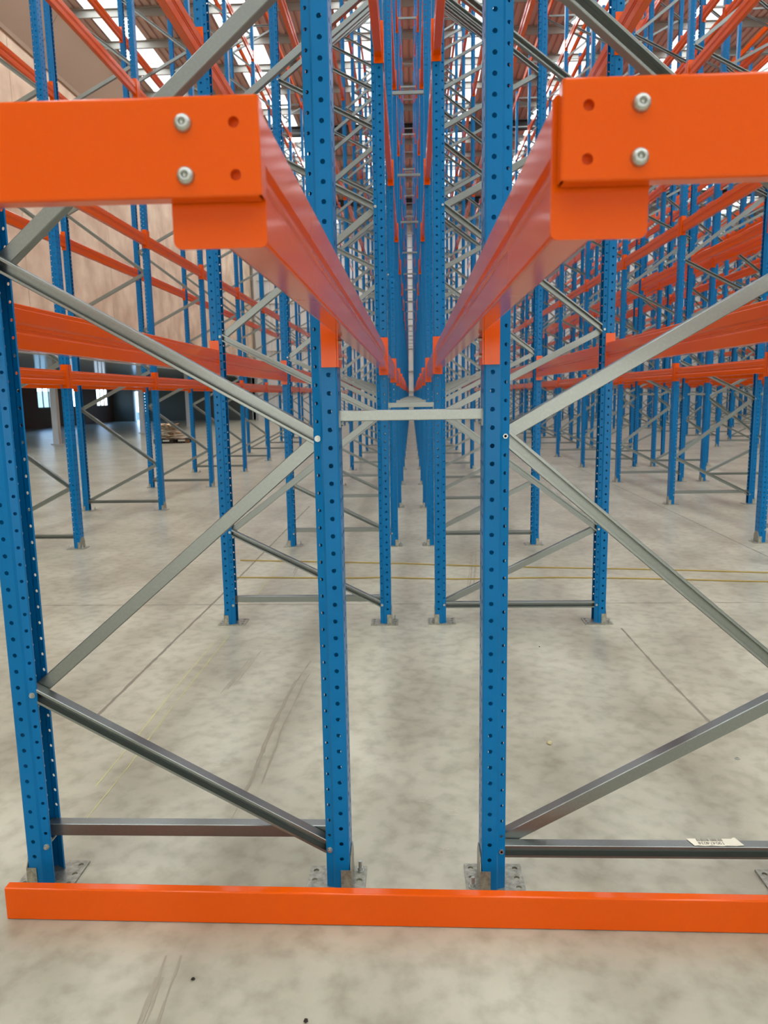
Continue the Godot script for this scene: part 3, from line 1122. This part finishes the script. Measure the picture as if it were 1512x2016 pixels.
func build_spacers() -> void:
	var m := spacer_mesh(GAP)
	var all := rows()
	var hs := [1.435, 4.235, 7.225, 10.77]
	var hn := ["lowest", "second", "third", "topmost"]
	var pairs := [[0.0, "middle gap", 1]]
	for i in [3, 5, 7, 9]:
		pairs.append([all[i][1] + DEPTH + GAP, "gap behind %s" % str(all[i][0]).replace(" beyond the right aisle", " at right"), 1])
	solo("row_spacer", spacer_mesh(0.2), M["galvanised steel"], "nearest grey spacer bar joining the two front uprights across the gap", "spacer bar", Vector3(0.0, 1.441, -0.045), "spacer bars between the racks")
	for pi in pairs.size():
		var p: Array = pairs[pi]
		for k in range(1, LAST + 1):
			for h in 4:
				var at := Vector3(p[0], hs[h], face_z(k) - 0.03)
				if share_in_view(at, at + Vector3(0.01, 0, 0), 20.0) == 0.0: continue
				solo("row_spacer", m, M["galvanised steel"], "%s grey spacer bar, %s frame row from the front, %s" % [hn[h], ORD[k], p[1]], "spacer bar", at, "spacer bars between the racks")


# ------------------------------------------------------------------ floor marks and small things
func strip(pts: Array, width: float, y := 0.0012, jag := 0.0) -> void:
	for i in pts.size() - 1:
		var a := Vector3(pts[i][0], y, pts[i][1])
		var b := Vector3(pts[i + 1][0], y, pts[i + 1][1])
		var n := maxi(1, int((b - a).length() / 0.05)) if jag > 0 else 1
		var side := (b - a).cross(Vector3.UP).normalized()
		var l0 := width / 2; var r0 := width / 2
		for k in n:
			var p := a.lerp(b, float(k) / n)
			var q := a.lerp(b, float(k + 1) / n)
			var l1 := maxf(0.001, width / 2 + rng.randf_range(-jag, jag))
			var r1 := maxf(0.001, width / 2 + rng.randf_range(-jag, jag))
			quad(p + side * l0, q + side * l1, q - side * r1, p - side * r0)
			l0 = l1; r0 = r1

func build_floor_marks() -> void:
	var fl := get_node("floor")
	for j in [[[[-9.0, -3.17], [12.0, -3.08]], 0.008], [[[3.33, -14.0], [3.298, -10.3], [3.246, -6.7], [3.2, -4.0], [3.1, 0.0]], 0.010], [[[1.33, -2.55], [1.33, -1.7], [1.35, -1.15]], 0.012], [[[-1.52, -1.2], [-1.50, -2.2], [-1.47, -3.5], [-1.42, -8.0]], 0.016], [[[-9.0, -11.2], [20.0, -11.0]], 0.01], [[[-9.0, -19.2], [20.0, -19.0]], 0.012]]:
		start()
		strip(j[0], j[1], 0.001, 0.0025)
		part("joint", finish(), M["floor joint"], fl)
	for c in [[[-1.175, -2.45], [-1.187, -1.3], [-1.18, -0.75], [-1.19, -0.3]], [[-1.235, -2.3], [-1.25, -1.55], [-1.245, -1.03], [-1.25, -0.6]], [[-1.2, -5.0], [-1.2, -3.4]]]:
		start()
		strip(c, 0.0035, 0.0013, 0.0012)
		part("chalk_line", finish(), M["yellow chalk"], fl)
	# tyre smears and pale scuffs
	for c in [[[-0.92, -2.3], [-0.965, -1.68], [-0.99, -1.45]], [[-0.56, -2.07], [-0.609, -1.68], [-0.632, -1.13], [-0.629, -0.62], [-0.648, -0.3]], [[-0.667, 0.2], [-0.656, 0.5], [-0.65, 0.75]], [[0.62, -5.2], [0.50, -4.0], [0.42, -3.3]], [[-1.05, -4.6], [-1.0, -3.6]]]:
		start()
		for k in 5:
			var p := []
			var off := rng.randf_range(-0.03, 0.03)
			var t0 := rng.randf_range(0.0, 0.3)
			var t1 := rng.randf_range(0.65, 1.0)
			for i in c.size() * 4 - 3:
				var f: float = float(i) / (c.size() * 4 - 4)
				if f < t0 or f > t1: continue
				var g: float = f * (c.size() - 1)
				var j: int = mini(int(g), c.size() - 2)
				p.append([lerpf(c[j][0], c[j + 1][0], g - j) + off, lerpf(c[j][1], c[j + 1][1], g - j)])
			if p.size() > 1: strip(p, 0.006, 0.0009 + 0.0001 * k, 0.005)
		var o := part("tyre_smear", finish(), M["tyre smear"], fl)
		o.set_meta("kind", "stuff")
	for c in [[-0.9, -1.21, 0.05], [-0.86, -1.30, 0.03], [-0.811, -0.776, 0.03], [1.206, -1.62, 0.04], [0.12, -0.42, 0.04], [0.03, -0.52, 0.03], [0.10, -0.20, 0.025]]:
		start()
		for k in 7:
			var x0: float = c[0] + rng.randf_range(-0.03, 0.03)
			var z0: float = c[1] + rng.randf_range(-0.03, 0.03)
			strip([[x0, z0], [x0 + rng.randf_range(0.2, 1.0) * c[2], z0 + rng.randf_range(-0.3, 0.3) * c[2]]], 0.002, 0.0009 + 0.0001 * k, 0.0012)
		var o := part("scuff", finish(), M["white scuff"], fl)
		o.set_meta("kind", "stuff")

func lump(r: float, seed_: int, squash := 0.6) -> ArrayMesh:
	start()
	var g := RandomNumberGenerator.new()
	g.seed = seed_
	var rows_ := []
	for i in 6:
		var ring := []
		for k in 9:
			var a := PI * i / 5.0
			var rr := r * g.randf_range(0.75, 1.2)
			ring.append(Vector3(sin(a) * cos(TAU * k / 9) * rr, (1 - cos(a)) * r * squash * 0.5 * 2.0, sin(a) * sin(TAU * k / 9) * rr))
		rows_.append(ring)
	for i in 5:
		for k in 9:
			quad(rows_[i][k], rows_[i + 1][k], rows_[i + 1][(k + 1) % 9], rows_[i][(k + 1) % 9])
	return finish()

func build_small_things() -> void:
	# yellow hoses across the aisle
	var lines := [[[-1.6, -4.60], [-0.612, -4.483], [-0.149, -4.426], [0.392, -4.329], [1.087, -4.229], [2.01, -4.125], [2.878, -3.991], [3.9, -3.85]], [[-1.6, -3.95], [-0.56, -3.899], [-0.223, -3.906], [0.362, -3.839], [1.191, -3.867], [1.986, -3.795], [2.741, -3.694], [3.9, -3.60]]]
	var nm := ["yellow hose across the floor, the farther of the two", "yellow hose across the floor, the nearer of the two"]
	for i in 2:
		start()
		var cv := PackedVector3Array()
		for p in lines[i]: cv.append(Vector3(p[0], 0.0055, p[1]))
		var fine := PackedVector3Array()
		for k in cv.size() - 1:
			var p0 := cv[maxi(k - 1, 0)]; var p3 := cv[mini(k + 2, cv.size() - 1)]
			for t in 6: fine.append(cv[k].cubic_interpolate(cv[k + 1], p0, p3, t / 6.0))
		fine.append(cv[cv.size() - 1])
		tube(fine, 0.0052, 8)
		solo("hose", finish(), M["yellow hose"], nm[i], "hose", Vector3.ZERO, "yellow hoses on the floor")
	# crumbs on the floor
	solo("stone", lump(0.011, 4), M["pale stone"], "small pale stone on the floor right of the front inner upright", "stone", Vector3(0.582, 0, -0.962))
	solo("crumb", lump(0.005, 5), M["dark crumb"], "dark crumb on the floor in front of the guard beam, left of centre", "crumb", Vector3(-0.582, 0, 0.356))
	solo("crumb", lump(0.006, 6), M["dark crumb"], "dark crumb on the floor at the bottom edge of the picture", "crumb", Vector3(-0.269, 0, 0.481))
	solo("crumb", lump(0.004, 8), M["dark crumb"], "dark crumb on the floor left of the second row of frames", "crumb", Vector3(0.75, 0, -2.2))
	start()
	lathe(Vector3(0, 0.0, 0), Vector3.UP, PackedVector2Array([Vector2(0.006, 0.001), Vector2(0.006, 0.003), Vector2(0.010, 0.003), Vector2(0.010, 0.001), Vector2(0.006, 0.001)]), 18)
	solo("washer", finish(), M["zinc plated bolt"], "small loose steel washer on the floor at the right", "washer", Vector3(1.324, 0, -0.835))
	paper_label()
	pallet(Vector3(-8.25, 0, -23.3))
	# far things
	start()
	box(Vector3(-0.2, 0, -0.2), Vector3(0.2, 1.1, 0.2), 0.01)
	var bag_mesh := lump(0.22, 9, 1.1)
	solo("bag", bag_mesh, M["black bag"], "black bag on the floor in the open annex doorway", "bag", Vector3(-18.62, 0, -49.3))

func paper_label() -> void:
	# torn barcode label stuck on the right front horizontal brace, its digits upside down
	var t := thing("paper_label", "torn white barcode label on the right front horizontal brace", "label", Vector3(0.9, 0.1465, -0.036))
	start()
	var o := PackedVector2Array([Vector2(-0.075, -0.016), Vector2(0.06, -0.016), Vector2(0.066, -0.021), Vector2(0.073, -0.022), Vector2(0.085, 0.016), Vector2(0.06, 0.02), Vector2(0.035, 0.018), Vector2(0.02, 0.021), Vector2(-0.012, 0.018), Vector2(-0.03, 0.021), Vector2(-0.05, 0.018), Vector2(-0.062, 0.02)])
	prism(o, Vector3.ZERO, Vector3.RIGHT, Vector3.BACK, Vector3.UP, 0.0008)
	part("paper", finish(), M["label paper"], t)
	start()
	var x := -0.047
	while x < 0.03:
		var w := rng.randf_range(0.0006, 0.0022)
		box(Vector3(x, 0.0009, -0.015), Vector3(x + w, 0.0012, -0.002))
		x += w + rng.randf_range(0.0008, 0.002)
	part("barcode", finish(), M["label ink"], t)
	var tm := TextMesh.new()
	tm.text = "190474038"
	tm.font = SystemFont.new()
	tm.font.font_names = PackedStringArray(["Droid Sans"])
	tm.font_size = 16
	tm.pixel_size = 0.0010
	tm.depth = 0.0003
	var d := part("digits", tm, M["label ink"], t, Vector3(-0.008, 0.0011, 0.007))
	d.rotation = Vector3(-PI / 2, PI, 0)

func pallet(at: Vector3) -> void:
	var p := thing("pallet", "dark wooden pallet under a heap of flattened cardboard, beyond the left rack", "pallet", at, 0.12)
	for k in 6:
		start()
		box(Vector3(-0.6, 0.122, -0.4 + k * 0.14), Vector3(0.6, 0.144, -0.3 + k * 0.14), 0.003)
		part("board", finish(), M["pallet wood"], p)
	for i in 3:
		for j in 3:
			start()
			box(Vector3(-0.6 + i * 0.53, 0.022, -0.4 + j * 0.35), Vector3(-0.46 + i * 0.53, 0.122, -0.3 + j * 0.35), 0.003)
			part("block", finish(), M["pallet wood" if (i + j) % 2 else "pallet wood pale"], p)
	for j in 3:
		start()
		box(Vector3(-0.6, 0.0, -0.4 + j * 0.35), Vector3(0.6, 0.022, -0.3 + j * 0.35), 0.003)
		part("skid", finish(), M["pallet wood"], p)
	var g := RandomNumberGenerator.new()
	g.seed = 12
	var names := ["bottom", "second", "third", "fourth", "fifth", "sixth", "seventh", "eighth", "ninth", "topmost"]
	for i in 10:
		# a bent sheet of card
		start()
		var w := g.randf_range(0.7, 0.95) - 0.045 * i
		var l := g.randf_range(0.5, 0.7)
		var n := 8
		var prof := PackedVector2Array()
		for k in n + 1:
			prof.append(Vector2(-w / 2 + w * k / n, g.randf_range(-0.022, 0.022)))
		prism(thick(prof, 0.006), Vector3(0, 0, -l / 2), Vector3.RIGHT, Vector3.UP, Vector3.BACK, l)
		var o := solo("cardboard", finish(), M["crumpled cardboard"], "%s flattened brown cardboard sheet of the heap on the dark pallet" % names[i], "cardboard", at + Vector3(g.randf_range(-0.10, 0.02) - 0.01 * i, 0.176 + 0.052 * i, g.randf_range(-0.08, 0.08)), "cardboard sheets heaped on the pallet")
		o.rotation.y = g.randf_range(-0.4, 0.4)
